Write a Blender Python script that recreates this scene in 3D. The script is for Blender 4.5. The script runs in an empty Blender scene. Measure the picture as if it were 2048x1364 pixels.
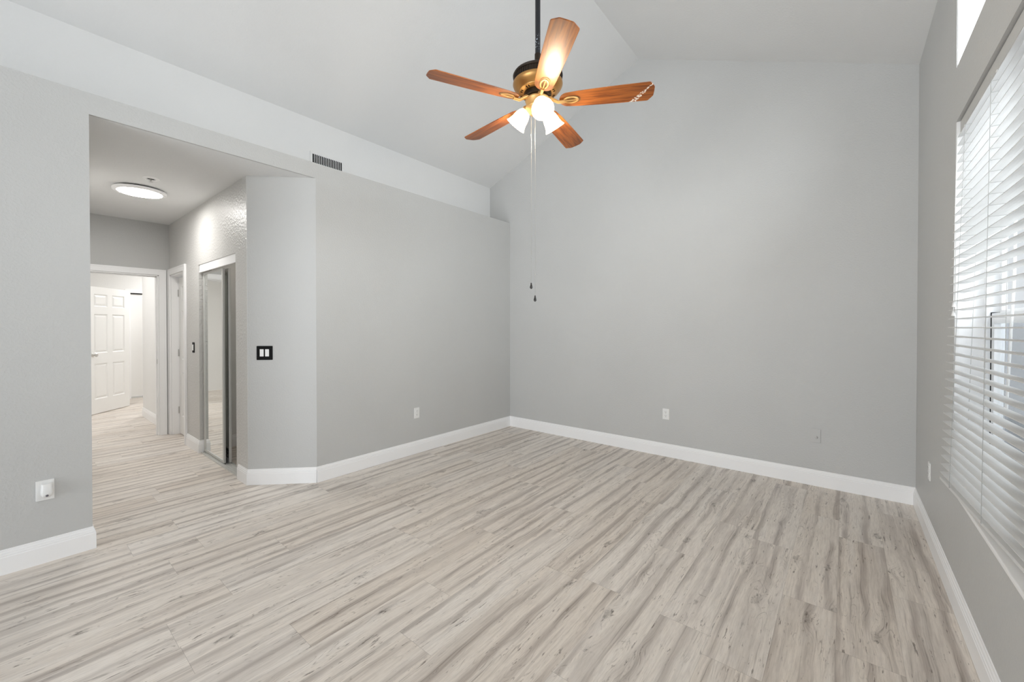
import bpy, bmesh, math, random
from mathutils import Vector, Matrix
random.seed(7)
C = bpy.context.scene.collection
S = bpy.context.scene
PI = math.pi

# ------------------------------------------------------------------ camera
cam_d = bpy.data.cameras.new('camera')
cam = bpy.data.objects.new('camera', cam_d); C.objects.link(cam)
cam_d.sensor_width = 36.0
cam_d.lens = 819.2 / 2048 * 36.0
cam_d.shift_y = -20.27 / 2048
cam_d.clip_start = 0.02
cam.location = (0, 0, 1.4)
cam.rotation_euler = (math.radians(90 - 0.5186), 0, 0.68289)
S.camera = cam

# ------------------------------------------------------------------ world, light, exposure
S.view_settings.view_transform = 'Standard'
S.view_settings.look = 'None'
S.view_settings.exposure = 0.06
S.view_settings.gamma = 1.0
S.view_settings.use_curve_mapping = False
S.cycles.max_bounces = 14
S.cycles.diffuse_bounces = 9
S.cycles.glossy_bounces = 5
S.cycles.transparent_max_bounces = 12
S.cycles.sample_clamp_indirect = 6.0
S.cycles.use_denoising = True
W = bpy.data.worlds.new('overcast_sky'); S.world = W; W.use_nodes = True
W.node_tree.nodes['Background'].inputs[0].default_value = (0.93, 0.96, 1.0, 1)
W.node_tree.nodes['Background'].inputs[1].default_value = 0.84


def area(name, loc, rot, sx, sy, power, col, spread=180):
    l = bpy.data.lights.new(name, 'AREA'); l.shape = 'RECTANGLE'
    l.size = sx; l.size_y = sy; l.energy = power; l.color = col; l.spread = math.radians(spread)
    o = bpy.data.objects.new(name, l); C.objects.link(o)
    o.location = loc; o.rotation_euler = rot
    return o


# daylight through unseen glazed doors, added in the wall behind the camera
area('daylight_added_rear_doors', (-1.9, -4.75, 1.2), (math.radians(108), 0, math.radians(-14)), 3.3, 2.3, 118, (0.90, 0.95, 1.0), 125)
# daylight through an unseen patio door, added in the window wall behind the camera
area('daylight_added_patio_door', (0.95, -2.0, 1.1), (0, math.radians(102), 0), 2.1, 2.5, 16, (0.88, 0.94, 1.0))
# daylight through the window with the blind and through the high window
area('daylight_side_window', (1.75, 2.17, 2.35), (0, math.radians(66), 0), 2.2, 2.6, 150, (0.92, 0.96, 1.0))
area('daylight_high_window', (0.98, 2.17, 2.95), (0, math.radians(90), 0), 0.5, 1.8, 55, (0.92, 0.96, 1.0))


# ------------------------------------------------------------------ material helpers
def mat(name, col, rough=0.5, metal=0.0, spec=0.5, emis=None, estr=0.0, coat=0.0):
    m = bpy.data.materials.new(name); m.use_nodes = True
    b = m.node_tree.nodes['Principled BSDF']
    b.inputs['Base Color'].default_value = (*col, 1)
    b.inputs['Roughness'].default_value = rough
    b.inputs['Metallic'].default_value = metal
    b.inputs['Specular IOR Level'].default_value = spec
    b.inputs['Coat Weight'].default_value = coat
    if emis:
        b.inputs['Emission Color'].default_value = (*emis, 1)
        b.inputs['Emission Strength'].default_value = estr
    return m


def N(m, t, **kw):
    n = m.node_tree.nodes.new(t)
    for k, v in kw.items():
        setattr(n, k, v)
    return n


def L(m, a, b):
    m.node_tree.links.new(a, b)


def inp(m, sock, v):
    if hasattr(v, 'is_linked') or isinstance(v, bpy.types.NodeSocket):
        L(m, v, sock)
    else:
        sock.default_value = v


def Mth(m, op, a, b=0.0, c=0.0, clamp=False):
    n = N(m, 'ShaderNodeMath', operation=op, use_clamp=clamp)
    inp(m, n.inputs[0], a); inp(m, n.inputs[1], b); inp(m, n.inputs[2], c)
    return n.outputs[0]


def mix(m, f, a, b):
    n = N(m, 'ShaderNodeMix', data_type='RGBA')
    inp(m, n.inputs[0], f)
    for s, v in ((n.inputs[6], a), (n.inputs[7], b)):
        if isinstance(v, tuple):
            s.default_value = (*v, 1)
        else:
            L(m, v, s)
    return n.outputs[2]


def smooth(m, v, lo, hi, a=0.0, b=1.0):
    n = N(m, 'ShaderNodeMapRange', interpolation_type='SMOOTHSTEP')
    inp(m, n.inputs[0], v)
    n.inputs[1].default_value = lo; n.inputs[2].default_value = hi
    n.inputs[3].default_value = a; n.inputs[4].default_value = b
    return n.outputs[0]


def noise(m, vec, scale=1.0, detail=3, rough=0.5, dist=0.0, w=None):
    n = N(m, 'ShaderNodeTexNoise')
    if w is not None:
        n.noise_dimensions = '4D'; inp(m, n.inputs['W'], w)
    L(m, vec, n.inputs['Vector'])
    n.inputs['Scale'].default_value = scale; n.inputs['Detail'].default_value = detail
    n.inputs['Roughness'].default_value = rough; n.inputs['Distortion'].default_value = dist
    return n.outputs[0]


def wall_mat(name, col, bump=0.25, rough=0.5, scale=75.0):
    """painted drywall with an orange-peel texture"""
    m = mat(name, col, rough, spec=0.4)
    b = m.node_tree.nodes['Principled BSDF']
    g = N(m, 'ShaderNodeNewGeometry')
    h = noise(m, g.outputs['Position'], scale, 2, 0.45)
    h = smooth(m, h, 0.42, 0.68)
    bp = N(m, 'ShaderNodeBump'); bp.inputs['Strength'].default_value = bump
    bp.inputs['Distance'].default_value = 0.0025
    L(m, h, bp.inputs['Height']); L(m, bp.outputs[0], b.inputs['Normal'])
    big = noise(m, g.outputs['Position'], 1.3, 2, 0.5)
    c = mix(m, smooth(m, big, 0.3, 0.7), tuple(x * 0.985 for x in col), tuple(min(1, x * 1.012) for x in col))
    L(m, c, b.inputs['Base Color'])
    return m


M = {}
M['wall'] = wall_mat('painted_wall_greige', (0.545, 0.547, 0.540), 0.22, 0.5)
M['hall_wall'] = wall_mat('painted_wall_textured', (0.61, 0.605, 0.59), 0.75, 0.34, 48.0)
M['white_wall'] = wall_mat('painted_wall_white', (0.82, 0.82, 0.81), 0.2, 0.5)
M['ceiling'] = wall_mat('ceiling_paint', (0.76, 0.765, 0.765), 0.15, 0.75)
M['trim'] = mat('white_trim_paint', (0.92, 0.92, 0.925), 0.35, spec=0.4)
M['reveal'] = mat('white_reveal_paint', (0.86, 0.86, 0.86), 0.5)
M['door'] = mat('white_door_paint', (0.86, 0.86, 0.85), 0.38, spec=0.4)
M['plastic'] = mat('white_plastic', (0.82, 0.82, 0.81), 0.3)
M['painted_plate'] = mat('overpainted_plate', (0.54, 0.54, 0.53), 0.45)
M['slot'] = mat('dark_slot', (0.008, 0.008, 0.008), 0.8, spec=0.1)
M['black'] = mat('black_plastic', (0.004, 0.004, 0.004), 0.5, spec=0.12)
M['rod'] = mat('black_rod', (0.008, 0.009, 0.012), 0.3)
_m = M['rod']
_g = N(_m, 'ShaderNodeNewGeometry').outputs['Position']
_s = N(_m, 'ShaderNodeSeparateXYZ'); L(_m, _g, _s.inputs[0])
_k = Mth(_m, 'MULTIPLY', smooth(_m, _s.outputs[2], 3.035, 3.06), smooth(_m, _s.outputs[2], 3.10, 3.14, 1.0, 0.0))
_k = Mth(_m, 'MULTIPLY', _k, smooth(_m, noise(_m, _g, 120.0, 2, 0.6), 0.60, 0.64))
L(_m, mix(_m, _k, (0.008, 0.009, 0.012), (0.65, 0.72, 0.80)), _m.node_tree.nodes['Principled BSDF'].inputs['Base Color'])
M['sensor'] = mat('grey_sensor_lens', (0.14, 0.13, 0.15), 0.3)
M['chrome'] = mat('brushed_nickel', (0.62, 0.61, 0.59), 0.28, 1.0)
M['alu'] = mat('satin_aluminium', (0.66, 0.66, 0.64), 0.4, 0.45)
M['mirror'] = mat('mirror_glass', (0.90, 0.92, 0.91), 0.01, 1.0)
M['vinyl'] = mat('white_window_vinyl', (0.83, 0.84, 0.85), 0.35)
M['bronze'] = mat('antique_brass', (0.44, 0.235, 0.075), 0.36, 0.75)
M['dark_bronze'] = mat('dark_bronze', (0.030, 0.020, 0.012), 0.4, 0.6)
M['iron'] = mat('brass_blade_iron', (0.62, 0.37, 0.14), 0.42, 0.5)
M['iron_dark'] = mat('painted_shadow_brass', (0.16, 0.075, 0.025), 0.5, 0.3)
M['chain'] = mat('pull_chain_metal', (0.42, 0.41, 0.39), 0.4, 0.6)
M['cord'] = mat('grey_cord', (0.42, 0.42, 0.41), 0.6)
M['knob'] = mat('dark_pull_knob', (0.015, 0.012, 0.01), 0.25)
M['stucco'] = wall_mat('exterior_stucco', (0.60, 0.61, 0.63), 0.3, 0.8)
M['lawn'] = mat('exterior_concrete', (0.45, 0.45, 0.44), 0.8)
M['shade'] = mat('frosted_glass_lit', (0.9, 0.85, 0.75), 0.4, emis=(1.0, 0.80, 0.52), estr=4.2)
M['bulb'] = mat('lit_bulb', (1, 0.95, 0.85), 0.4, emis=(1.0, 0.86, 0.62), estr=14.0)
M['led'] = mat('led_diffuser', (0.9, 0.9, 0.9), 0.4, emis=(1.0, 0.975, 0.94), estr=56.0)
M['closet_fill'] = mat('added_globe_lit', (0.9, 0.9, 0.9), 0.4, emis=(1.0, 0.92, 0.82), estr=34.0)
M['added_room_led'] = mat('added_lamp_diffuser', (0.9, 0.9, 0.9), 0.4, emis=(1.0, 0.985, 0.965), estr=95.0)

# glass
m = bpy.data.materials.new('clear_glass'); m.use_nodes = True
nt = m.node_tree; nt.nodes.clear()
out = N(m, 'ShaderNodeOutputMaterial'); t = N(m, 'ShaderNodeBsdfTransparent'); g = N(m, 'ShaderNodeBsdfGlossy')
g.inputs['Roughness'].default_value = 0.02; t.inputs[0].default_value = (0.96, 0.97, 0.97, 1)
mx = N(m, 'ShaderNodeMixShader'); mx.inputs[0].default_value = 0.06
L(m, t.outputs[0], mx.inputs[1]); L(m, g.outputs[0], mx.inputs[2]); L(m, mx.outputs[0], out.inputs[0])
M['glass'] = m
# insect screen on the lower sash
m = bpy.data.materials.new('grey_insect_screen'); m.use_nodes = True
nt = m.node_tree; nt.nodes.clear()
out = N(m, 'ShaderNodeOutputMaterial'); t = N(m, 'ShaderNodeBsdfTransparent'); g = N(m, 'ShaderNodeBsdfDiffuse')
g.inputs[0].default_value = (0.42, 0.44, 0.47, 1)
mx = N(m, 'ShaderNodeMixShader'); mx.inputs[0].default_value = 0.42
L(m, t.outputs[0], mx.inputs[1]); L(m, g.outputs[0], mx.inputs[2]); L(m, mx.outputs[0], out.inputs[0])
M['screen'] = m
# blind slats: white, a little translucent
m = bpy.data.materials.new('white_blind_slat'); m.use_nodes = True
nt = m.node_tree
b = nt.nodes['Principled BSDF']; b.inputs['Base Color'].default_value = (0.80, 0.80, 0.795, 1); b.inputs['Roughness'].default_value = 0.4
tr = N(m, 'ShaderNodeBsdfTranslucent'); tr.inputs[0].default_value = (0.75, 0.75, 0.74, 1)
mx = N(m, 'ShaderNodeMixShader'); mx.inputs[0].default_value = 0.22
L(m, b.outputs[0], mx.inputs[1]); L(m, tr.outputs[0], mx.inputs[2])
L(m, mx.outputs[0], nt.nodes['Material Output'].inputs[0])
M['slat'] = m


def floor_mat():
    m = mat('grey_oak_vinyl_plank', (0.5, 0.46, 0.41), 0.42, spec=0.35)
    b = m.node_tree.nodes['Principled BSDF']
    uv = N(m, 'ShaderNodeUVMap', uv_map='grain').outputs[0]      # metres, each plank shifted
    ed = N(m, 'ShaderNodeUVMap', uv_map='plank').outputs[0]      # metres from the plank corner
    at = N(m, 'ShaderNodeAttribute', attribute_name='plank_value')
    rnd = at.outputs['Fac']
    s = N(m, 'ShaderNodeSeparateXYZ'); L(m, uv, s.inputs[0])
    u, v = s.outputs[0], s.outputs[1]

    def vec(us, vs, uoff=0.0, voff=0.0):
        c = N(m, 'ShaderNodeCombineXYZ')
        inp(m, c.inputs[0], Mth(m, 'MULTIPLY_ADD', u if uoff == 0.0 else uoff, us, 0.0))
        inp(m, c.inputs[1], Mth(m, 'MULTIPLY_ADD', v, vs, 0.0))
        return c.outputs[0]
    # grain wanders sideways along the plank and bends round knots
    wob = noise(m, vec(3.0, 1.6), 1.0, 2, 0.5)
    wob2 = noise(m, vec(10.0, 5.0), 1.0, 1, 0.5)
    uw = Mth(m, 'ADD', u, Mth(m, 'MULTIPLY', Mth(m, 'SUBTRACT', wob, 0.5), 0.035))
    uw = Mth(m, 'ADD', uw, Mth(m, 'MULTIPLY', Mth(m, 'SUBTRACT', wob2, 0.5), 0.016))
    # knots
    vo = N(m, 'ShaderNodeTexVoronoi'); vo.feature = 'F1'
    L(m, vec(6.2, 2.4), vo.inputs['Vector']); vo.inputs['Scale'].default_value = 1.0
    vo.inputs['Randomness'].default_value = 1.0
    vs_ = N(m, 'ShaderNodeSeparateXYZ'); L(m, vo.outputs['Color'], vs_.inputs[0])
    keep = Mth(m, 'GREATER_THAN', vs_.outputs[0], 0.25)
    dist = vo.outputs['Distance']
    nearknot = Mth(m, 'MULTIPLY', smooth(m, dist, 0.0, 0.36, 1.0, 0.0), keep)
    uk = Mth(m, 'ADD', uw, Mth(m, 'MULTIPLY', nearknot, 0.030))
    # broad soft bands running the length of the plank
    band = noise(m, vec(11.0, 0.55, uk), 1.0, 2, 0.45)
    bandm = smooth(m, band, 0.50, 0.64)
    # the print repeats a darker streak about twice across each plank
    e0 = N(m, 'ShaderNodeSeparateXYZ'); L(m, ed, e0.inputs[0])
    eu = Mth(m, 'ADD', e0.outputs[0], Mth(m, 'MULTIPLY', Mth(m, 'SUBTRACT', wob, 0.5), 0.050))
    eu = Mth(m, 'ADD', eu, Mth(m, 'MULTIPLY', Mth(m, 'SUBTRACT', wob2, 0.5), 0.012))
    ph = Mth(m, 'PINGPONG', Mth(m, 'ADD', Mth(m, 'DIVIDE', eu, 0.112), rnd), 0.5)
    fray = noise(m, vec(48.0, 3.0), 1.0, 3, 0.65)
    ph = Mth(m, 'ADD', ph, Mth(m, 'MULTIPLY', Mth(m, 'SUBTRACT', fray, 0.5), 0.34))
    strk = smooth(m, ph, 0.02, 0.25, 1.0, 0.0)
    gate = smooth(m, noise(m, vec(5.0, 1.1), 1.0, 2, 0.5), 0.36, 0.60, 0.18, 1.0)
    strk = Mth(m, 'MULTIPLY', strk, gate)
    # sharper streaks
    st = noise(m, vec(26.0, 0.8, uk), 1.0, 3, 0.55)
    stm = smooth(m, st, 0.55, 0.63)
    # fine grain and pores
    fg = noise(m, vec(170.0, 5.0, uk), 1.0, 2, 0.6)
    fgm = smooth(m, fg, 0.42, 0.75)
    fz_ = smooth(m, noise(m, vec(95.0, 9.0), 1.0, 3, 0.7), 0.40, 0.66)
    pale = smooth(m, noise(m, vec(16.0, 1.0, uk), 1.0, 2, 0.5), 0.5, 0.72)
    # figure: contour lines of a stretched noise, only in patches
    fig = noise(m, vec(13.0, 2.2, uk), 1.0, 1, 0.4)
    ring = Mth(m, 'PINGPONG', Mth(m, 'MULTIPLY', fig, 16.0), 0.5)
    ringm = smooth(m, ring, 0.0, 0.13, 1.0, 0.0)
    patch = smooth(m, noise(m, vec(6.0, 1.9), 1.0, 1, 0.5), 0.50, 0.60)
    patch = Mth(m, 'MAXIMUM', patch, Mth(m, 'MULTIPLY', nearknot, 1.0))
    broken = smooth(m, noise(m, vec(60.0, 14.0), 1.0, 2, 0.6), 0.40, 0.62)
    ringm = Mth(m, 'MULTIPLY', Mth(m, 'MULTIPLY', ringm, patch), broken)
    # short dark flecks and checks
    fl = noise(m, vec(62.0, 8.0, uk), 1.0, 4, 0.72)
    flp = smooth(m, noise(m, vec(8.0, 3.2), 1.0, 1, 0.5), 0.40, 0.56)
    flm = Mth(m, 'MULTIPLY', smooth(m, fl, 0.595, 0.66), flp)
    # fine dark lines that run inside the darker bands
    ln = noise(m, vec(120.0, 1.6, uk), 1.0, 3, 0.65)
    lnm = Mth(m, 'MULTIPLY', smooth(m, ln, 0.53, 0.66), Mth(m, 'MULTIPLY_ADD', Mth(m, 'MAXIMUM', strk, stm), 0.85, 0.10))
    # knot core with a ragged outline
    kn = noise(m, vec(60.0, 22.0), 1.0, 4, 0.75)
    kd = Mth(m, 'ADD', dist, Mth(m, 'MULTIPLY', Mth(m, 'SUBTRACT', kn, 0.5), 0.30))
    core = Mth(m, 'MULTIPLY', smooth(m, kd, 0.060, 0.155, 1.0, 0.0), keep)
    core = Mth(m, 'MULTIPLY', core, smooth(m, kn, 0.34, 0.50, 1.0, 0.35))

    light = (0.810, 0.738, 0.662)
    col = mix(m, Mth(m, 'MULTIPLY', pale, 0.5), light, (0.84, 0.79, 0.735))
    col = mix(m, Mth(m, 'MULTIPLY', bandm, 0.34), col, (0.455, 0.400, 0.360))
    col = mix(m, Mth(m, 'MULTIPLY', strk, 0.72), col, (0.400, 0.340, 0.300))
    col = mix(m, Mth(m, 'MULTIPLY', stm, 0.30), col, (0.365, 0.310, 0.270))
    col = mix(m, Mth(m, 'MULTIPLY', fz_, 0.24), col, (0.40, 0.345, 0.305))
    col = mix(m, Mth(m, 'MULTIPLY', fgm, 0.20), col, (0.36, 0.31, 0.26))
    col = mix(m, Mth(m, 'MULTIPLY', lnm, 0.60), col, (0.22, 0.18, 0.15))
    col = mix(m, Mth(m, 'MULTIPLY', ringm, 0.60), col, (0.25, 0.205, 0.17))
    col = mix(m, Mth(m, 'MULTIPLY', flm, 0.80), col, (0.17, 0.135, 0.11))
    col = mix(m, Mth(m, 'MULTIPLY', core, 0.88), col, (0.125, 0.10, 0.08))
    hs = N(m, 'ShaderNodeHueSaturation'); L(m, col, hs.inputs['Color'])
    L(m, Mth(m, 'MULTIPLY_ADD', rnd, 0.06, 0.97), hs.inputs['Value'])
    inp(m, hs.inputs['Saturation'], Mth(m, 'MULTIPLY_ADD', rnd, -0.25, 0.98))
    col = hs.outputs[0]
    # joints between planks
    e = N(m, 'ShaderNodeSeparateXYZ'); L(m, ed, e.inputs[0])
    a1 = Mth(m, 'LESS_THAN', e.outputs[0], 0.0007)
    a2 = Mth(m, 'LESS_THAN', e.outputs[1], 0.0011)
    col = mix(m, Mth(m, 'MULTIPLY', Mth(m, 'MAXIMUM', a1, a2), 0.55), col, (0.13, 0.11, 0.09))
    L(m, col, b.inputs['Base Color'])
    inp(m, b.inputs['Roughness'], Mth(m, 'MULTIPLY_ADD', fgm, 0.12, 0.40))
    bp = N(m, 'ShaderNodeBump'); bp.inputs['Strength'].default_value = 0.12; bp.inputs['Distance'].default_value = 0.001
    L(m, fg, bp.inputs['Height']); L(m, bp.outputs[0], b.inputs['Normal'])
    return m


M['floor'] = floor_mat()


def blade_mat(name, chips):
    m = mat(name, (0.4, 0.15, 0.04), 0.34, spec=0.35, coat=0.22)
    b = m.node_tree.nodes['Principled BSDF']
    b.inputs['Coat Roughness'].default_value = 0.5
    tc = N(m, 'ShaderNodeTexCoord').outputs['Object']
    mp = N(m, 'ShaderNodeMapping'); mp.inputs['Scale'].default_value = (4.0, 55.0, 4.0); L(m, tc, mp.inputs[0])
    g = noise(m, mp.outputs[0], 1.0, 4, 0.6, 0.6)
    mp2 = N(m, 'ShaderNodeMapping'); mp2.inputs['Scale'].default_value = (1.5, 12.0, 4.0); L(m, tc, mp2.inputs[0])
    g2 = noise(m, mp2.outputs[0], 1.0, 2, 0.5, 0.8)
    col = mix(m, smooth(m, g, 0.35, 0.70), (0.36, 0.110, 0.020), (0.15, 0.040, 0.008))
    col = mix(m, smooth(m, g2, 0.45, 0.75, 0, 0.5), col, (0.40, 0.135, 0.030))
    if chips:   # flaked finish near the tip of one blade
        s = N(m, 'ShaderNodeSeparateXYZ'); L(m, tc, s.inputs[0])
        # a diagonal worn line across the blade near its tip
        d = Mth(m, 'ADD', Mth(m, 'MULTIPLY_ADD', s.outputs[0], 1.0, -0.600), Mth(m, 'MULTIPLY', s.outputs[1], 0.80))
        wig = noise(m, tc, 38.0, 3, 0.6)
        d = Mth(m, 'ABSOLUTE', Mth(m, 'ADD', d, Mth(m, 'MULTIPLY', Mth(m, 'SUBTRACT', wig, 0.5), 0.03)))
        flake = smooth(m, noise(m, tc, 85.0, 3, 0.7), 0.47, 0.52)
        wid = smooth(m, s.outputs[1], -0.03, 0.05, 0.006, 0.020)
        line = Mth(m, 'MULTIPLY', Mth(m, 'LESS_THAN', d, wid), flake)
        col = mix(m, line, col, (0.80, 0.74, 0.68))
    L(m, col, b.inputs['Base Color'])
    return m


M['blade'] = blade_mat('cherry_blade', False)
M['blade_chipped'] = blade_mat('cherry_blade_chipped', True)


# ------------------------------------------------------------------ mesh helpers
def fin(name, bm, m, parent=None, bevel=0.0, smooth_=False, segs=2):
    me = bpy.data.meshes.new(name)
    bmesh.ops.recalc_face_normals(bm, faces=bm.faces)
    bm.to_mesh(me); bm.free()
    o = bpy.data.objects.new(name, me); C.objects.link(o)
    if m is not None:
        me.materials.append(m)
    if smooth_:
        for p in me.polygons:
            p.use_smooth = True
        md = o.modifiers.new('edge_split', 'EDGE_SPLIT'); md.split_angle = math.radians(38)
    if bevel:
        md = o.modifiers.new('bevel', 'BEVEL'); md.width = bevel; md.segments = segs; md.limit_method = 'ANGLE'
    if parent is not None:
        o.parent = parent
    return o


def box(bm, x0, x1, y0, y1, z0, z1, mtx=None):
    vs = [bm.verts.new((x, y, z)) for x in (x0, x1) for y in (y0, y1) for z in (z0, z1)]
    for f in ((0, 1, 3, 2), (4, 6, 7, 5), (0, 4, 5, 1), (2, 3, 7, 6), (0, 2, 6, 4), (1, 5, 7, 3)):
        bm.faces.new([vs[i] for i in f])
    if mtx is not None:
        for v in vs:
            v.co = mtx @ v.co
    return vs


def prism(bm, pts, z0, z1):
    """extrude a plan polygon"""
    a = [bm.verts.new((x, y, z0)) for x, y in pts]; b = [bm.verts.new((x, y, z1)) for x, y in pts]
    bm.faces.new(a); bm.faces.new(b)
    n = len(pts)
    for i in range(n):
        bm.faces.new((a[i], a[(i + 1) % n], b[(i + 1) % n], b[i]))


def xz_prism(bm, pts, y0, y1):
    a = [bm.verts.new((x, y0, z)) for x, z in pts]; b = [bm.verts.new((x, y1, z)) for x, z in pts]
    bm.faces.new(a); bm.faces.new(b)
    n = len(pts)
    for i in range(n):
        bm.faces.new((a[i], a[(i + 1) % n], b[(i + 1) % n], b[i]))


def lathe(bm, prof, n=48, mtx=None, close=False):
    rings = []
    for r, z in prof:
        if r < 1e-6:
            rings.append([bm.verts.new((0, 0, z))])
        else:
            rings.append([bm.verts.new((r * math.cos(2 * PI * i / n), r * math.sin(2 * PI * i / n), z)) for i in range(n)])
    for a, b in zip(rings, rings[1:]):
        for i in range(n):
            j = (i + 1) % n
            if len(a) == 1 and len(b) == 1:
                continue
            if len(a) == 1:
                bm.faces.new((a[0], b[i], b[j]))
            elif len(b) == 1:
                bm.faces.new((a[i], a[j], b[0]))
            else:
                bm.faces.new((a[i], a[j], b[j], b[i]))
    if mtx is not None:
        for r in rings:
            for v in r:
                v.co = mtx @ v.co


def tube(bm, pts, r, n=10, caps=True):
    pts = [Vector(p) for p in pts]
    rings = []
    rr = r if isinstance(r, (list, tuple)) else [r] * len(pts)
    for i, p in enumerate(pts):
        d = (pts[min(i + 1, len(pts) - 1)] - pts[max(i - 1, 0)]).normalized()
        ref = Vector((0, 0, 1)) if abs(d.z) < 0.9 else Vector((1, 0, 0))
        a = d.cross(ref).normalized(); b = d.cross(a).normalized()
        rings.append([bm.verts.new(p + rr[i] * (math.cos(2 * PI * k / n) * a + math.sin(2 * PI * k / n) * b)) for k in range(n)])
    for a, b in zip(rings, rings[1:]):
        for k in range(n):
            bm.faces.new((a[k], a[(k + 1) % n], b[(k + 1) % n], b[k]))
    if caps:
        bm.faces.new(rings[0]); bm.faces.new(rings[-1])


def struct(name, bm, m, parent=None, bevel=0.0):
    o = fin(name, bm, m, parent, bevel)
    if parent is None:
        o['kind'] = 'structure'
    return o


def empty(name, loc, rz=0.0, label=None, cat=None, group=None, kind=None):
    o = bpy.data.objects.new(name, None); C.objects.link(o)
    o.empty_display_size = 0.05
    o.location = loc; o.rotation_euler = (0, 0, rz)
    if label: o['label'] = label
    if cat: o['category'] = cat
    if group: o['group'] = group
    if kind: o['kind'] = kind
    return o


def tag(o, label, cat, group=None):
    o['label'] = label; o['category'] = cat
    if group: o['group'] = group
    return o


def BM():
    return bmesh.new()


# ------------------------------------------------------------------ key dimensions (metres)
XL, YB, XR = -3.692, 4.493, 0.437       # left wall, back wall, window wall
XU = -4.073                              # recessed upper part of the left wall
YO0, YO1 = 0.328, 1.748                  # opening to the hallway
ZO, ZL = 2.738, 2.872                    # underside of the opening, plant ledge
YH = 1.335                               # hallway wall with the closet
XC = -4.105                              # corner between chamfer and hallway wall
XE = -6.88                               # hallway end wall
ZE, ZR, XRG = 3.448, 4.413, -1.817       # eaves, ridge
YN = -4.3                                # wall behind the camera
BH = 0.139                               # baseboard height

# ------------------------------------------------------------------ floor
PW = 0.2225
joints = {0: 3.49, -3: 1.995, -6: 1.98, -7: 2.36, -10: 1.70, -11: 0.46, -12: 0.73, -16: 1.706, -17: 0.738, 1: 2.90, -1: 2.55, -2: 3.10, -4: 2.62, -5: 3.25}
me = bpy.data.meshes.new('floor')
verts, faces, uvg, uvp, val = [], [], [], [], []
k = -56
PL = 1.235
while -0.025 + k * PW < 1.0:
    x0 = -0.025 + k * PW; x1 = min(x0 + PW, 1.0)
    j = joints.get(k, random.random() * PL)
    y = j - PL * math.ceil((j - (-4.4)) / PL)
    while y < 4.65:
        y0 = max(y, -4.4); y1 = min(y + PL, 4.65)
        if y1 > y0:
            i = len(verts)
            verts += [(x0, y0, 0), (x1, y0, 0), (x1, y1, 0), (x0, y1, 0)]
            faces.append((i, i + 1, i + 2, i + 3))
            ou, ov = random.random() * 40, random.random() * 40
            flip = random.choice((1, -1))
            uvg += [(ou + 0, ov + flip * (y0 - y)), (ou + x1 - x0, ov + flip * (y0 - y)), (ou + x1 - x0, ov + flip * (y1 - y)), (ou, ov + flip * (y1 - y))]
            uvp += [(0, y0 - y), (x1 - x0, y0 - y), (x1 - x0, y1 - y), (0, y1 - y)]
            val.append(random.random())
        y += PL
    k += 1
me.from_pydata(verts, [], faces)
l1 = me.uv_layers.new(name='grain'); l2 = me.uv_layers.new(name='plank')
for i in range(len(me.loops)):
    l1.data[i].uv = uvg[i]; l2.data[i].uv = uvp[i]
a = me.attributes.new('plank_value', 'FLOAT', 'FACE')
for i, v in enumerate(val):
    a.data[i].value = v
me.materials.append(M['floor'])
o = bpy.data.objects.new('floor', me); C.objects.link(o); o['kind'] = 'structure'

# ------------------------------------------------------------------ walls
bm = BM()      # left wall: near part, header over the opening, far part
box(bm, XL - 0.14, XL, YN, YO0, 0, ZL)
box(bm, XL - 0.02, XL, YO0, YO1, ZO, ZL)
box(bm, XL - 0.14, XL, YO1, YB, 0, ZL)
struct('wall_left', bm, M['wall'])

bm = BM()      # plant ledge behind the top of the left wall
box(bm, XU, XL - 0.14, YN, YB, ZL - 0.05, ZL)
struct('trim_1', bm, M['ceiling'])
bm = BM()
box(bm, XU - 0.12, XU, YN, YB + 0.1, ZL - 0.05, ZE + 0.06)
struct('wall_upper_left', bm, M['ceiling'])

bm = BM()      # chamfered corner at the end of the hallway, solid up to the closet
prism(bm, [(XC, YH), (XL, YO1), (XL - 0.14, YO1 + 0.002), (XL - 0.14, 2.1), (-4.39, 2.1), (-4.39, YH)], 0, ZO + 0.01)
struct('wall_chamfer', bm, M['wall'])

bm = BM()      # gable wall
xz_prism(bm, [(-4.25, 0), (XR + 0.2, 0), (XR + 0.2, ZE - 0.085), (XRG, ZR + 0.001), (-4.25, ZE - 0.075)], YB, YB + 0.14)
struct('wall_back', bm, M['wall'])

WY0, WY1, WZ0, WZ1 = 1.25, 3.09, 0.575, 2.455     # window opening
HZ0, HZ1 = 2.733, 3.16                            # high window opening
bm = BM()
T = XR + 0.16
box(bm, XR, T, WY1, YB + 0.05, 0, ZE + 0.02)
box(bm, XR, T, -0.7, WY0, 0, ZE + 0.02)
box(bm, XR, T, YN, -3.3, 0, ZE + 0.02)
box(bm, XR, T, -3.3, -0.7, 2.2, ZE + 0.02)
box(bm, XR, T, WY0, WY1, 0, WZ0)
box(bm, XR, T, WY0, WY1, WZ1, HZ0)
box(bm, XR, T, WY0, WY1, HZ1, ZE + 0.02)
struct('wall_right', bm, M['wall'])
# white reveals of the high window and of the window
bm = BM()
box(bm, XR + 0.004, T, WY1 - 0.004, WY1 + 0.0, HZ0, HZ1)
box(bm, XR + 0.004, T, WY0, WY0 + 0.004, HZ0, HZ1)
box(bm, XR + 0.004, T, WY0, WY1, HZ0, HZ0 + 0.004)
box(bm, XR + 0.004, T, WY0, WY1, HZ1 - 0.004, HZ1)
struct('trim_2', bm, M['reveal'])
bm = BM()
box(bm, XR + 0.003, T, WY1 - 0.003, WY1, WZ0, WZ1)
box(bm, XR + 0.003, T, WY0, WY0 + 0.003, WZ0, WZ1)
struct('trim_3', bm, M['reveal'])

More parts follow.
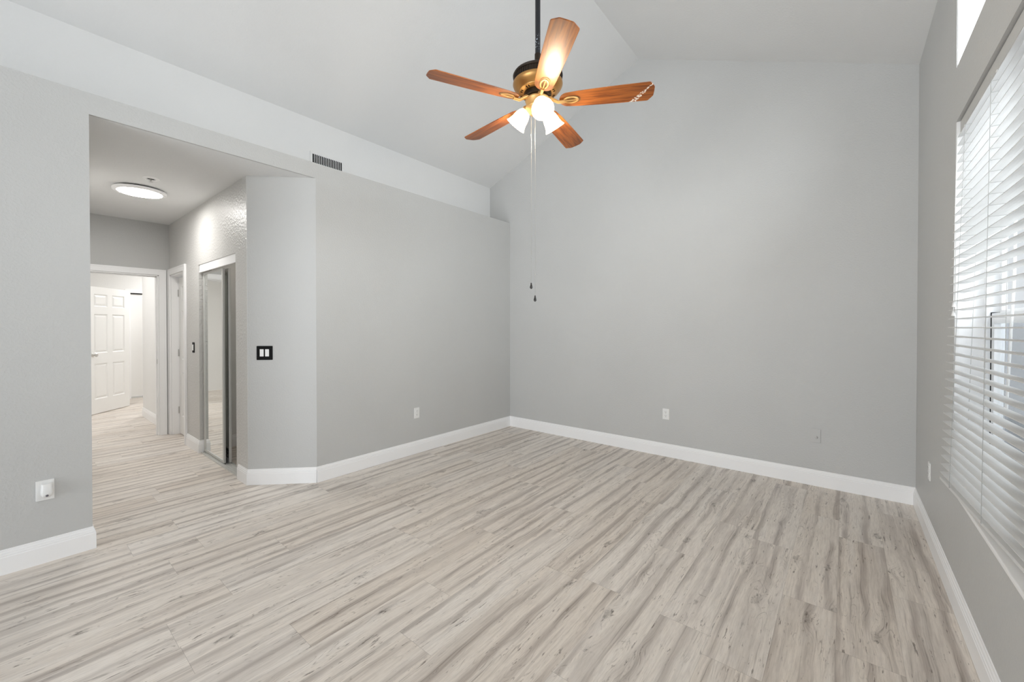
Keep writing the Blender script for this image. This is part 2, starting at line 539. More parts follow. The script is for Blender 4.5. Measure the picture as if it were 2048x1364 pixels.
# wall behind the camera with a wide glazed opening, added to let daylight in
bm = BM()
box(bm, XL - 0.14, -3.55, YN - 0.14, YN, 0, 2.5)
box(bm, -0.25, XR + 0.16, YN - 0.14, YN, 0, 2.5)
box(bm, -4.25, XR + 0.16, YN - 0.14, YN, 2.5, 4.6)
struct('wall_rear', bm, M['wall'])

# sloped ceiling
sl = (ZR - ZE) / (XR - XRG)
bm = BM()
zl = ZR - (XRG - (-4.25)) * ((ZR - 3.443) / (XRG - XU)); zr = ZR - (XR + 0.2 - XRG) * sl
xz_prism(bm, [(-4.25, zl), (XRG, ZR), (XR + 0.2, zr), (XR + 0.2, zr + 0.12), (XRG, ZR + 0.12), (-4.25, zl + 0.12)], YN - 0.14, YB + 0.14)
struct('ceiling', bm, M['ceiling'])

# ------------------------------------------------------------------ hallway shell
bm = BM()
box(bm, -12.0, XL - 0.02, YO0 - 0.05, 3.2, ZO, ZO + 0.08)
struct('ceiling_hallway', bm, M['ceiling'])
bm = BM()
box(bm, XE, XL - 0.14, YO0 - 0.12, YO0, 0, ZO)
struct('wall_hallway_left', bm, M['hall_wall'])
CX0, CX1, CZ = -5.562, -4.39, 2.09                # closet opening
DX0, DX1, DZ = -6.80, -6.135, 2.075               # small door opening
bm = BM()
Y2 = YH + 0.12
box(bm, XE - 0.1, DX0, YH, Y2, 0, ZO)
box(bm, DX0, DX1, YH, Y2, DZ, ZO)
box(bm, DX1, CX0, YH, Y2, 0, ZO)
box(bm, CX0, CX1, YH, Y2, CZ, ZO)
struct('wall_hallway_right', bm, M['hall_wall'])
bm = BM()      # skim of textured paint on the end of the hallway side, up to the chamfer
box(bm, CX1 - 0.0, XC + 0.0, YH - 0.002, YH + 0.001, 0, ZO)
struct('wall_hallway_return', bm, M['hall_wall'])
EY0, EY1, EZ = 0.40, 1.228, 2.070                 # end doorway
bm = BM()
box(bm, XE - 0.11, XE, EY1, YH, 0, ZO)
box(bm, XE - 0.11, XE, YO0 - 0.12, EY0, 0, ZO)
box(bm, XE - 0.11, XE, EY0, EY1, EZ, ZO)
struct('wall_hallway_end', bm, M['wall'])
# closet inside; paler wall colour stands in for light
bm = BM()
box(bm, CX0 - 0.10, CX0, Y2, 2.1, 0, 2.5)
box(bm, CX0 - 0.10, -4.3, 2.1, 2.2, 0, 2.5)
box(bm, CX0 - 0.1, -4.3, Y2, 2.1, 2.44, 2.5)
struct('wall_closet', bm, M['white_wall'])
# rooms beyond the end doorway
bm = BM()
box(bm, -8.60, XE - 0.11, YH, YH + 0.12, 0, ZO)
box(bm, -8.60, -8.48, YH + 0.12, 3.2, 0, ZO)
struct('wall_far_right', bm, M['white_wall'])
bm = BM()
box(bm, -10.97, -10.85, -1.5, 1.50, 0, ZO)
box(bm, -10.97, -10.85, 1.50, 3.2, 2.07, ZO)
box(bm, -10.97, -10.85, 2.7, 3.2, 0, 2.07)
struct('wall_far_end', bm, M['white_wall'])
bm = BM()
box(bm, -11.0, -8.48, 3.2, 3.3, 0, ZO)
struct('wall_far_side', bm, M['white_wall'])
bm = BM()
box(bm, -10.97, XE - 0.11, -1.6, -1.5, 0, ZO)
struct('wall_far_left', bm, M['white_wall'])
bm = BM()
box(bm, -10.97, XE, -1.6, YO0 - 0.05, ZO, ZO + 0.08)
struct('ceiling_far', bm, M['ceiling'])
bm = BM()
box(bm, XE - 0.11, XE - 0.005, -1.5, YO0 - 0.12, 0, ZO)
struct('wall_far_near', bm, M['white_wall'])

# ------------------------------------------------------------------ baseboards
PROF = [(0.0, 0.0), (0.015, 0.0), (0.015, 0.096), (0.0125, 0.100), (0.0125, 0.109), (0.0095, 0.112), (0.0085, 0.122), (0.0045, 0.128), (0.004, 0.136), (0.0, BH)]


def sweep(bm, path, prof):
    """profile (offset to the left of travel, height) swept along a plan path with mitred corners"""
    P = [Vector(p) for p in path]
    rings = []
    for i, p in enumerate(P):
        def nrm(a, b):
            d = (b - a).normalized(); return Vector((-d.y, d.x))
        n0 = nrm(P[i - 1], p) if i else None
        n1 = nrm(p, P[i + 1]) if i < len(P) - 1 else None
        if n0 is None: n = n1
        elif n1 is None: n = n0
        else:
            n = (n0 + n1); n = n / max(1e-6, n.dot(n1))
        rings.append([bm.verts.new((p.x + n.x * o, p.y + n.y * o, z)) for o, z in prof])
    for a, b in zip(rings, rings[1:]):
        for k in range(len(prof)):
            kk = (k + 1) % len(prof)
            bm.faces.new((a[k], a[kk], b[kk], b[k]))
    bm.faces.new(rings[0]); bm.faces.new(rings[-1])


def base(name, path):
    bm = BM(); sweep(bm, path, PROF); return struct(name, bm, M['trim'])


# left of travel = into the room
base('baseboard_left', [(XL, YB), (XL, YO1)][::-1][::-1])
base('baseboard_chamfer', [(XL, YO1), (XC, YH), (CX1 + 0.045, YH)])
base('baseboard_back', [(XR, YB), (XL, YB)])
base('baseboard_right', [(XR, -0.64), (XR, YB)])
base('baseboard_near_left', [(XE, YO0), (XL, YO0), (XL, YN)])
base('baseboard_hallway', [(CX0 + 0.0, Y2 - 0.06), (CX0 + 0.0, YH), (DX1 + 0.075, YH)][::1])
base('baseboard_closet', [(CX0, Y2), (CX0, 2.1)][::-1])
base('baseboard_far_right', [(XE - 0.13, YH), (-8.60, YH)])

# ------------------------------------------------------------------ door trims and doors
CP = [(0.0, 0.0), (0.018, 0.0), (0.018, 0.045), (0.014, 0.052), (0.013, 0.062), (0.008, 0.070), (0.0, 0.072)]


def casing_x(bm, x, y0, y1, z, w=0.072, t=0.018, side=1):
    """flat casing round an opening in a wall of constant x; side = +1 stands proud towards +x"""
    a, b = (x, x + t) if side > 0 else (x - t, x)
    box(bm, a, b, y1, y1 + w, 0, z + w)
    box(bm, a, b, y0 - w, y0, 0, z + w)
    box(bm, a, b, y0, y1, z, z + w)
    c, d = (b, b + 0.004) if side > 0 else (a - 0.004, a)
    box(bm, c, d, y1 + w - 0.02, y1 + w, 0, z + w)
    box(bm, c, d, y0 - w, y0 - w + 0.02, 0, z + w)
    box(bm, c, d, y0 - w + 0.02, y1 + w - 0.02, z + w - 0.02, z + w)


bm = BM()      # end doorway: casing both sides, jambs, stop
casing_x(bm, XE, EY0, EY1, EZ)
casing_x(bm, XE - 0.11, EY0, EY1, EZ, side=-1)
box(bm, XE - 0.11, XE, EY1 - 0.014, EY1 + 0.001, 0, EZ)
box(bm, XE - 0.11, XE, EY0 - 0.001, EY0 + 0.014, 0, EZ)
box(bm, XE - 0.11, XE, EY0, EY1, EZ - 0.014, EZ + 0.001)
box(bm, XE - 0.075, XE - 0.04, EY1 - 0.026, EY1 - 0.014, 0, EZ - 0.014)
box(bm, XE - 0.075, XE - 0.04, EY0, EY1, EZ - 0.026, EZ - 0.014)
tr = struct('trim_4', bm, M['trim'], bevel=0.002)
bm = BM()      # strike plate on the jamb
box(bm, XE - 0.04, XE - 0.012, EY1 - 0.016, EY1 - 0.0135, 0.925, 0.985)
fin('strike_plate', bm, M['chrome'], tr)


def panel_door(bm, w, h, t, mtx):
    """six-panel door leaf: stiles, rails and raised panels with sloped sticking"""
    st, cs = 0.105, 0.10
    zs = [0.0, 0.23, 0.93, 1.08, 1.63, 1.74, h - 0.11, h]     # rails between
    rows = [(0.23, 0.80), (0.97, 1.60), (1.72, h - 0.115)]
    xs = [(st, (w - cs) / 2), ((w + cs) / 2, w - st)]
    # frame
    box(bm, 0, st, 0, t, 0, h, mtx); box(bm, w - st, w, 0, t, 0, h, mtx)
    box(bm, xs[0][1], xs[1][0], 0, t, 0, h, mtx)
    lo = 0.0
    for a, b in rows + [(h, h)]:
        for x0, x1 in xs:
            if a > lo + 1e-4:
                box(bm, x0, x1, 0, t, lo, a, mtx)
        lo = b
    # raised fields
    for a, b in rows:
        for x0, x1 in xs:
            for ys, yo in ((0.0, 1), (t, -1)):
                d0, d1 = ys + yo * 0.013, ys + yo * 0.004
                g, k = 0.0, 0.045
                o4 = [bm.verts.new(mtx @ Vector((x, ys + yo * 0.001, z))) for x, z in ((x0, a), (x1, a), (x1, b), (x0, b))]
                m4 = [bm.verts.new(mtx @ Vector((x, d0, z))) for x, z in ((x0 + .014, a + .014), (x1 - .014, a + .014), (x1 - .014, b - .014), (x0 + .014, b - .014))]
                n4 = [bm.verts.new(mtx @ Vector((x, d1, z))) for x, z in ((x0 + k, a + k), (x1 - k, a + k), (x1 - k, b - k), (x0 + k, b - k))]
                for p, q in ((o4, m4), (m4, n4)):
                    for i in range(4):
                        bm.faces.new((p[i], p[(i + 1) % 4], q[(i + 1) % 4], q[i]))
                bm.faces.new(n4)


# open six-panel door in the room beyond
A = Vector((-9.215, 0.795, 0)); B = Vector((-9.845, 1.349, 0))
dv = (B - A); dw = dv.length; ang = math.atan2(dv.y, dv.x)
root = empty('door_3', A, ang, kind='structure')
bm = BM(); panel_door(bm, dw, 2.035, 0.035, Matrix.Translation((0, 0, 0.012)))
fin('door_panel', bm, M['door'], root)


def knob_mesh(bm, y, s):
    prof = [(0.0, 0.0), (0.030, 0.0), (0.031, 0.004), (0.026, 0.009), (0.012, 0.012), (0.011, 0.028), (0.020, 0.036), (0.027, 0.046), (0.027, 0.056), (0.020, 0.064), (0.0, 0.067)]
    lathe(bm, prof, 28, Matrix.Translation((0.07, y, 0.955)) @ Matrix.Rotation(s * PI / 2, 4, 'X'))


bm = BM(); knob_mesh(bm, 0.035, -1)
fin('door_knob', bm, M['chrome'], root, smooth_=True)
bm = BM(); knob_mesh(bm, 0.0, 1)
fin('door_knob', bm, M['chrome'], root, smooth_=True)
bm = BM(); box(bm, -0.0015, 0.0, 0.006, 0.029, 0.925, 0.985)
fin('latch_plate', bm, M['chrome'], root)

# sliding panel in the far wall with its casing
root = empty('door_4', (-10.85, 2.1, 0), kind='structure')
bm = BM(); box(bm, -0.075, -0.035, -0.6, 0.6, 0.03, 2.052); fin('door_panel', bm, M['door'], root)
bm = BM()
box(bm, 0, 0.018, -0.67, -0.60, 0, 2.14); box(bm, 0, 0.018, 0.60, 0.67, 0, 2.14); box(bm, 0, 0.018, -0.60, 0.60, 2.07, 2.14)
box(bm, -0.1, 0, -0.601, -0.59, 0, 2.07)
fin('door_frame', bm, M['trim'], root, bevel=0.002)
bm = BM(); box(bm, -0.085, -0.02, -0.59, 0.6, 2.05, 2.069); fin('top_track', bm, M['slot'], root)
bm = BM(); box(bm, -0.085, -0.02, -0.59, 0.6, 0.0, 0.02); fin('bottom_track', bm, M['alu'], root)

# small hallway door, closed at the back of its jamb
root = empty('door_1', ((DX0 + DX1) / 2, YH, 0), kind='structure')
hw = (DX1 - DX0) / 2
bm = BM()
w = 0.075
box(bm, -hw - w, -hw, -0.018, 0, 0, DZ + w); box(bm, hw, hw + w, -0.018, 0, 0, DZ + w); box(bm, -hw, hw, -0.018, 0, DZ, DZ + w)
box(bm, -hw - w, -hw - w + 0.02, -0.022, -0.018, 0, DZ + w); box(bm, hw + w - 0.02, hw + w, -0.022, -0.018, 0, DZ + w)
box(bm, -hw - w + 0.02, hw + w - 0.02, -0.022, -0.018, DZ + w - 0.02, DZ + w)
box(bm, -hw - 0.001, -hw + 0.016, 0, 0.12, 0, DZ); box(bm, hw - 0.016, hw + 0.001, 0, 0.12, 0, DZ); box(bm, -hw, hw, 0, 0.12, DZ - 0.016, DZ + 0.001)
fin('door_frame', bm, M['trim'], root, bevel=0.002)
bm = BM(); panel_door(bm, 2 * hw - 0.042, 2.03, 0.035, Matrix.Translation((-hw + 0.024, 0.078, 0.012)))
fin('door_panel', bm, M['door'], root)
for z in (0.27, 1.02, 1.80):
    bm = BM(); lathe(bm, [(0, 0), (0.006, 0), (0.006, 0.09), (0, 0.09)], 12, Matrix.Translation((-hw + 0.021, 0.071, z)))
    fin('hinge', bm, M['chrome'], root)
bm = BM(); lathe(bm, [(0, 0), (0.030, 0), (0.031, 0.004), (0.012, 0.010), (0.011, 0.028), (0.027, 0.044), (0.024, 0.060), (0, 0.066)], 24,
                 Matrix.Translation((hw - 0.085, 0.078, 0.955)) @ Matrix.Rotation(PI / 2, 4, 'X'))
fin('door_knob', bm, M['chrome'], root, smooth_=True)

# ------------------------------------------------------------------ closet: tracks and mirrored sliding doors
bm = BM()
box(bm, CX0 + 0.004, CX1 - 0.001, YH + 0.006, YH + 0.014, 2.012, CZ)
box(bm, CX0 + 0.004, CX1 - 0.001, YH + 0.002, YH + 0.016, 2.004, 2.014)
box(bm, CX0 + 0.004, CX1 - 0.001, YH + 0.014, YH + 0.095, 2.07, CZ)
o = fin('sliding_door_track', bm, M['trim'], None, bevel=0.001)
tag(o, 'white metal header track across the top of the mirrored closet opening', 'closet track')
bm = BM()
box(bm, CX0 + 0.016, CX1 - 0.001, YH + 0.004, YH + 0.105, 0.0, 0.004)
for yy in (0.004, 0.030, 0.052, 0.078, 0.100):
    box(bm, CX0 + 0.016, CX1 - 0.001, YH + yy, YH + yy + 0.0045, 0.004, 0.014)
o = fin('sliding_door_track', bm, M['alu'], None)
tag(o, 'thin metal floor track under the mirrored closet doors', 'closet track')


def mirror_door(x0, x1, y, label):
    root = empty('mirrored_closet_door', ((x0 + x1) / 2, y, 0.016), 0, label, 'closet door', 'mirrored closet doors')
    h = (x1 - x0) / 2; H = 1.985
    for s in (-1, 1):
        bm = BM(); a, b = sorted((s * h, s * (h - 0.032)))
        box(bm, a, b, -0.009, 0.012, 0, H); fin('stile', bm, M['alu'], root, bevel=0.003)
    bm = BM(); box(bm, -h + 0.032, h - 0.032, -0.008, 0.010, 0, 0.028); fin('bottom_rail', bm, M['alu'], root, bevel=0.002)
    bm = BM(); box(bm, -h + 0.032, h - 0.032, -0.008, 0.010, H - 0.02, H); fin('top_rail', bm, M['alu'], root, bevel=0.002)
    bm = BM(); box(bm, -h + 0.030, h - 0.030, -0.002, 0.004, 0.026, H - 0.018); fin('mirror', bm, M['mirror'], root)


mirror_door(CX0 + 0.018, -4.885, YH + 0.042, 'front mirrored closet door with metal edges, reflecting the bright doorway')
mirror_door(CX0 + 0.10, -4.862, YH + 0.088, 'rear mirrored closet door mostly hidden behind the front one, beside the open gap')

# added lamp, unseen above the header, to brighten the closet gap
root = empty('added_closet_lamp', (-4.75, 1.80, 2.44), 0, 'added globe lamp, out of view on the closet ceiling, brightening the gap', 'ceiling light')
bm = BM(); lathe(bm, [(0, 0), (0.05, 0), (0.048, -0.015), (0.03, -0.03), (0, -0.03)], 28); fin('added_lamp_base', bm, M['trim'], root, smooth_=True)
bm = BM(); lathe(bm, [(0, -0.028), (0.018, -0.03), (0.034, -0.05), (0.04, -0.07), (0.034, -0.09), (0.018, -0.105), (0, -0.11)], 28); fin('added_lamp_globe', bm, M['closet_fill'], root, smooth_=True)

# ------------------------------------------------------------------ hallway ceiling lamp and sprinkler
root = empty('ceiling_lamp', (-5.315, 0.815, ZO), 0, 'round flat white ceiling lamp lit in the hallway', 'ceiling light')
bm = BM(); lathe(bm, [(0.0, 0.0), (0.17, 0.0), (0.17, -0.014), (0.0, -0.014)], 64); fin('backing', bm, M['slot'], root, smooth_=True)
bm = BM(); lathe(bm, [(0.150, -0.014), (0.200, -0.014), (0.202, -0.020), (0.200, -0.032), (0.190, -0.037), (0.168, -0.037), (0.166, -0.034), (0.150, -0.030)], 72); fin('trim_ring', bm, M['trim'], root, smooth_=True)
bm = BM(); lathe(bm, [(0.167, -0.030), (0.167, -0.0355), (0.150, -0.038), (0.0, -0.040)], 72); fin('diffuser', bm, M['led'], root, smooth_=True)

root = empty('fire_sprinkler', (-4.850, 0.818, ZO), 0, 'small round fire sprinkler in a white plate near the hallway lamp', 'sprinkler')
bm = BM(); lathe(bm, [(0.030, 0.0), (0.062, 0.0), (0.060, -0.006), (0.036, -0.012), (0.030, -0.004)], 40); fin('escutcheon', bm, M['trim'], root, smooth_=True)
bm = BM(); lathe(bm, [(0.0, -0.001), (0.031, -0.001), (0.031, -0.003), (0.0, -0.003)], 30); fin('recess', bm, M['slot'], root)
bm = BM()
lathe(bm, [(0, -0.003), (0.010, -0.003), (0.010, -0.012), (0.006, -0.014), (0.006, -0.020), (0.0, -0.020)], 16)
for s in (-1, 1):
    tube(bm, [(s * 0.008, 0, -0.010), (s * 0.012, 0, -0.020), (s * 0.003, 0, -0.032)], 0.0022, 8)
lathe(bm, [(0, -0.031), (0.015, -0.032), (0.016, -0.034), (0, -0.035)], 20)
fin('sprinkler_head', bm, M['chrome'], root)

# added lamps, out of sight above the door head, that light the rooms beyond
for nm, p, lab in (('ceiling_lamp', (-8.0, 0.35, ZO), 'added round ceiling lamp, out of view, lighting the room beyond the end doorway'),
                   ('ceiling_lamp', (-9.9, 2.2, ZO), 'added round ceiling lamp, out of view, lighting the far sliding panel')):
    root = empty(nm, p, 0, lab, 'ceiling light')
    bm = BM(); lathe(bm, [(0.16, 0.0), (0.20, 0.0), (0.20, -0.03), (0.17, -0.036), (0.16, -0.03)], 48); fin('trim_ring', bm, M['trim'], root, smooth_=True)
    bm = BM(); lathe(bm, [(0.165, -0.030), (0.15, -0.038), (0.0, -0.042)], 48); fin('diffuser', bm, M['added_room_led'], root, smooth_=True)


# ------------------------------------------------------------------ wall plates
def frame_on(n):
    """matrix whose local +z is the outward wall normal n, local y is up"""
    n = Vector(n); up = Vector((0, 0, 1)); x = up.cross(n).normalized()
    m = Matrix.Identity(4)
    for i in range(3):
        m[i][0] = x[i]; m[i][1] = up[i]; m[i][2] = n[i]
    return m


def plate_root(name, loc, n, label, cat, group=None):
    o = empty(name, loc, 0, label, cat, group)
    o.matrix_world = Matrix.Translation(loc) @ frame_on(n)
    return o


def rbox(bm, w, h, z0, z1, r=0.004, cx=0, cy=0, top=0.0):
    """rounded-corner plate w x h from z0 to z1 (top = inset of the front face)"""
    def ring(ins, z):
        pts = []
        for sx, sy, a0 in ((1, 1, 0), (-1, 1, 90), (-1, -1, 180), (1, -1, 270)):
            for k in range(5):
                a = math.radians(a0 + k * 22.5)
                pts.append((cx + sx * (w / 2 - r) + (r - ins) * math.cos(a), cy + sy * (h / 2 - r) + (r - ins) * math.sin(a), z))
        return [bm.verts.new(p) for p in pts]
    a, b, c = ring(0, z0), ring(0, z1 - top), ring(min(top, r * 0.9), z1)
    for p, q in ((a, b), (b, c)):
        for i in range(20):
            bm.faces.new((p[i], p[(i + 1) % 20], q[(i + 1) % 20], q[i]))
    bm.faces.new(a); bm.faces.new(c)


def outlet(loc, n, label):
    root = plate_root('wall_outlet', loc, n, label, 'outlet', 'white duplex outlets')
    bm = BM(); rbox(bm, 0.071, 0.116, 0, 0.005, 0.005, top=0.0015); fin('cover_plate', bm, M['plastic'], root)
    for s in (-1, 1):
        bm = BM(); rbox(bm, 0.034, 0.030, 0.004, 0.0075, 0.012, 0, s * 0.0205, 0.001)
        r = fin('receptacle', bm, M['plastic'], root)
        bm = BM()
        box(bm, -0.0085, -0.0062, s * 0.0205 + 0.000, s * 0.0205 + 0.009, 0.0070, 0.0079)
        box(bm, 0.0062, 0.0085, s * 0.0205 + 0.001, s * 0.0205 + 0.008, 0.0070, 0.0079)
        lathe(bm, [(0, 0.0070), (0.0027, 0.0070), (0.0027, 0.0079), (0, 0.0079)], 12, Matrix.Translation((0, s * 0.0205 - 0.007, 0)))
        fin('slots', bm, M['slot'], r)
    bm = BM(); lathe(bm, [(0, 0.0045), (0.003, 0.0045), (0.003, 0.0062), (0, 0.0065)], 12); fin('screw', bm, M['alu'], root)


outlet((XL, 2.858, 0.447), (1, 0, 0), 'white wall outlet low on the left wall, above its baseboard')
outlet((-1.502, YB, 0.458), (0, -1, 0), 'white wall outlet low on the tall gable wall')
outlet((XR, 3.82, 0.452), (-1, 0, 0), 'white wall outlet beside the window blind, seen edge on')

root = plate_root('cable_plate', (-0.198, YB, 0.443), (0, -1, 0), 'blank square plate painted wall grey with a small knob, right of the gable wall outlet', 'wall plate')
bm = BM(); rbox(bm, 0.073, 0.120, 0, 0.007, 0.004, top=0.001); fin('cover_plate', bm, M['painted_plate'], root)
bm = BM(); lathe(bm, [(0, 0.006), (0.013, 0.006), (0.012, 0.012), (0.007, 0.015), (0.006, 0.024), (0, 0.024)], 20, Matrix.Translation((0.006, -0.014, 0))); fin('connector', bm, M['painted_plate'], root, smooth_=True)

# outlet with a plug-in sensor on the near part of the left wall
root = plate_root('wall_outlet', (XL, 0.131, 0.431), (1, 0, 0), 'white outlet plate on the near left wall, behind the plug-in sensor', 'outlet')
bm = BM(); rbox(bm, 0.074, 0.118, 0, 0.008, 0.003, top=0.0015); fin('cover_plate', bm, M['plastic'], root)
root = plate_root('plug_in_sensor', (XL + 0.008, 0.137, 0.433), (1, 0, 0), 'white plug-in sensor with a small grey eye on the near left wall outlet', 'sensor')
bm = BM()
secs = [(-0.042, 0.004, 0.010), (-0.041, 0.012, 0.024), (-0.034, 0.019, 0.034), (-0.022, 0.0245, 0.039), (-0.008, 0.0255, 0.038), (0.012, 0.0235, 0.034), (0.030, 0.0225, 0.030), (0.038, 0.0225, 0.028), (0.040, 0.0215, 0.024)]
rings = []
for y, hw_, d in secs:
    pts = []
    for k in range(13):
        a = PI * k / 12
        pts.append((hw_ * math.copysign(abs(math.cos(a)) ** 0.45, math.cos(a)), y, d * (abs(math.sin(a)) ** 0.35)))
    rings.append([bm.verts.new(p) for p in pts])
for a_, b_ in zip(rings, rings[1:]):
    for k in range(12):
        bm.faces.new((a_[k], a_[k + 1], b_[k + 1], b_[k]))
    bm.faces.new((a_[12], a_[0], b_[0], b_[12]))
bm.faces.new(rings[0]); bm.faces.new(rings[-1])
fin('housing', bm, M['plastic'], root, smooth_=True)
bm = BM(); lathe(bm, [(0, 0.036), (0.0065, 0.036), (0.006, 0.041), (0, 0.0425)], 20, Matrix.Translation((0, -0.027, 0))); fin('sensor_eye', bm, M['sensor'], root, smooth_=True)

# double rocker switch on the chamfer
n = Vector((1, -1, 0)).normalized()
pc = Vector((-3.988, 1.422, 1.171)); k = (pc.x - pc.y) - (XC - YH)
pc -= Vector((k / 2, -k / 2, 0))
root = plate_root('light_switch', pc, n, 'black two-gang switch plate with white rockers on the angled wall corner', 'light switch')
bm = BM(); rbox(bm, 0.133, 0.124, 0, 0.006, 0.004, top=0.001); fin('cover_plate', bm, M['black'], root)
for s in (-1, 1):
    bm = BM(); rbox(bm, 0.0325, 0.064, 0.005, 0.009, 0.002, s * 0.0225, 0.001, 0.001)
    r = fin('rocker', bm, M['plastic'], root)
# single switch between the small door and the closet
root = plate_root('light_switch', (-5.775, YH, 1.168), (0, -1, 0), 'single dark switch plate with white rocker between hallway door and closet', 'light switch')
bm = BM(); rbox(bm, 0.074, 0.118, 0, 0.006, 0.004, top=0.001); fin('cover_plate', bm, M['black'], root)
bm = BM(); rbox(bm, 0.034, 0.066, 0.005, 0.012, 0.003, 0, 0, 0.002); fin('rocker', bm, M['plastic'], root)

# ------------------------------------------------------------------ air vent on the upper left wall
root = plate_root('air_vent', (XU, 2.047, 3.025), (1, 0, 0), 'white air vent grille with vertical fins on the wall above the plant ledge', 'vent')
vw, vh = 0.302, 0.162
bm = BM()
fw = 0.022
box(bm, -vw / 2 - fw, vw / 2 + fw, vh / 2, vh / 2 + fw, 0, 0.008); box(bm, -vw / 2 - fw, vw / 2 + fw, -vh / 2 - fw, -vh / 2, 0, 0.008)
box(bm, -vw / 2 - fw, -vw / 2, -vh / 2, vh / 2, 0, 0.008); box(bm, vw / 2, vw / 2 + fw, -vh / 2, vh / 2, 0, 0.008)
fin('frame', bm, M['ceiling'], root, bevel=0.002)
bm = BM(); box(bm, -vw / 2, vw / 2, -vh / 2, vh / 2, -0.0005, 0.0008); fin('duct_opening', bm, M['slot'], root)
bm = BM()
for i in range(1, 17):
    x = -vw / 2 + i * vw / 17
    rot = Matrix.Translation((x, 0, 0.005)) @ Matrix.Rotation(math.radians(8), 4, 'Y')
    box(bm, -0.0017, 0.0017, -vh / 2, vh / 2, -0.0035, 0.003, rot)
fin('fins', bm, M['trim'], root)

# ------------------------------------------------------------------ window with frame, sash, screen
root = empty('window_1', (XR + 0.115, (WY0 + WY1) / 2, WZ0), kind='structure')
hy = (WY1 - WY0) / 2; hh = WZ1 - WZ0
bm = BM()
box(bm, -0.012, 0.05, hy - 0.045, hy - 0.003, 0, hh); box(bm, -0.012, 0.05, -hy + 0.003, -hy + 0.045, 0, hh)
box(bm, -0.012, 0.05, -hy + 0.045, hy - 0.045, hh - 0.045, hh); box(bm, -0.012, 0.05, -hy + 0.045, hy - 0.045, 0, 0.045)
box(bm, -0.012, 0.05, -0.03, 0.03, 0.045, hh - 0.045)
fin('window_frame', bm, M['vinyl'], root, bevel=0.002)
mz = 1.44 - WZ0
for s in (-1, 1):
    a, b = (0.03, hy - 0.045) if s > 0 else (-hy + 0.045, -0.03)
    bm = BM()
    zt = mz + 0.028
    box(bm, 0.004, 0.028, b - 0.05, b - 0.006, 0.045, zt); box(bm, 0.004, 0.028, a + 0.006, a + 0.05, 0.045, zt)
    box(bm, 0.004, 0.028, a + 0.05, b - 0.05, zt - 0.05, zt); box(bm, 0.004, 0.028, a + 0.05, b - 0.05, 0.045, 0.10)
    sh = fin('lower_sash', bm, M['vinyl'], root, bevel=0.002)
    bm = BM(); box(bm, 0.014, 0.018, a + 0.048, b - 0.048, 0.098, zt - 0.048); fin('pane', bm, M['glass'], sh)
    bm = BM(); box(bm, 0.002, 0.030, b - 0.006, b, 0.045, zt + 0.004); fin('weather_strip', bm, M['slot'], sh)
    bm = BM()
    box(bm, 0.030, 0.048, b - 0.035, b, zt, hh - 0.045); box(bm, 0.030, 0.048, a, a + 0.035, zt, hh - 0.045)
    box(bm, 0.030, 0.048, a + 0.035, b - 0.035, zt - 0.02, zt + 0.015); box(bm, 0.030, 0.048, a + 0.035, b - 0.035, hh - 0.08, hh - 0.045)
    up = fin('upper_sash', bm, M['vinyl'], root, bevel=0.002)
    bm = BM(); box(bm, 0.037, 0.041, a + 0.033, b - 0.033, zt + 0.013, hh - 0.078); fin('pane', bm, M['glass'], up)
    bm = BM(); box(bm, 0.0485, 0.0495, a, b, 0.045, zt - 0.02); fin('insect_screen', bm, M['screen'], root)
# high window
root = empty('window_2', (XR + 0.115, (WY0 + WY1) / 2, HZ0), kind='structure')
bm = BM(); H2 = HZ1 - HZ0
box(bm, 0, 0.04, hy - 0.045, hy - 0.005, 0.004, H2 - 0.004); box(bm, 0, 0.04, -hy + 0.005, -hy + 0.045, 0.004, H2 - 0.004)
box(bm, 0, 0.04, -hy + 0.045, hy - 0.045, H2 - 0.044, H2 - 0.004); box(bm, 0, 0.04, -hy + 0.045, hy - 0.045, 0.004, 0.044)
fr = fin('window_frame', bm, M['vinyl'], root, bevel=0.002)
bm = BM(); box(bm, 0.018, 0.022, -hy + 0.044, hy - 0.044, 0.043, H2 - 0.043); fin('pane', bm, M['glass'], root)
# window sill
bm = BM(); box(bm, XR - 0.012, XR + 0.11, WY0 - 0.0, WY1, WZ0 - 0.006, WZ0 + 0.012)
o = struct('window_sill', bm, M['reveal'], bevel=0.004)

# unseen rear glazed doors, added for the daylight behind them
root = empty('added_window_3', (-1.9, YN - 0.07, 0), kind='structure')
bm = BM()
for x in (-1.65, -0.55, 0.55, 1.65):
    box(bm, x - 0.035, x + 0.035, -0.03, 0.03, 0, 2.5)
box(bm, -1.65, 1.65, -0.03, 0.03, 2.43, 2.5); box(bm, -1.65, 1.65, -0.03, 0.03, 0, 0.07)
fin('window_frame', bm, M['vinyl'], root)

root = empty('added_window_4', (XR + 0.08, -2.0, 0), kind='structure')  # unseen patio door frame, added with its daylight
bm = BM()
for y in (-1.27, 0.0, 1.27):
    box(bm, -0.03, 0.03, y - 0.03, y + 0.03, 0, 2.2)
box(bm, -0.03, 0.03, -1.24, 1.24, 2.13, 2.2); box(bm, -0.03, 0.03, -1.24, 1.24, 0, 0.06)
fin('window_frame', bm, M['vinyl'], root)

# ------------------------------------------------------------------ venetian blind, its foot pushed out from the wall at the far end
Y_A, Y_B = 3.078, 1.265          # far and near ends of the slats
ZT, ZBOT = 2.385, 0.603
SW = 0.050


def front_x(y, z):
    """x of the room-side slat edge"""
    f = min(1.0, max(0.0, (ZT - z) / (ZT - ZBOT)))
    top = 0.443
    foot = 0.389 + 0.0625 * (Y_A - y)
    foot = min(foot, 0.47)
    return top * (1 - f) + foot * f


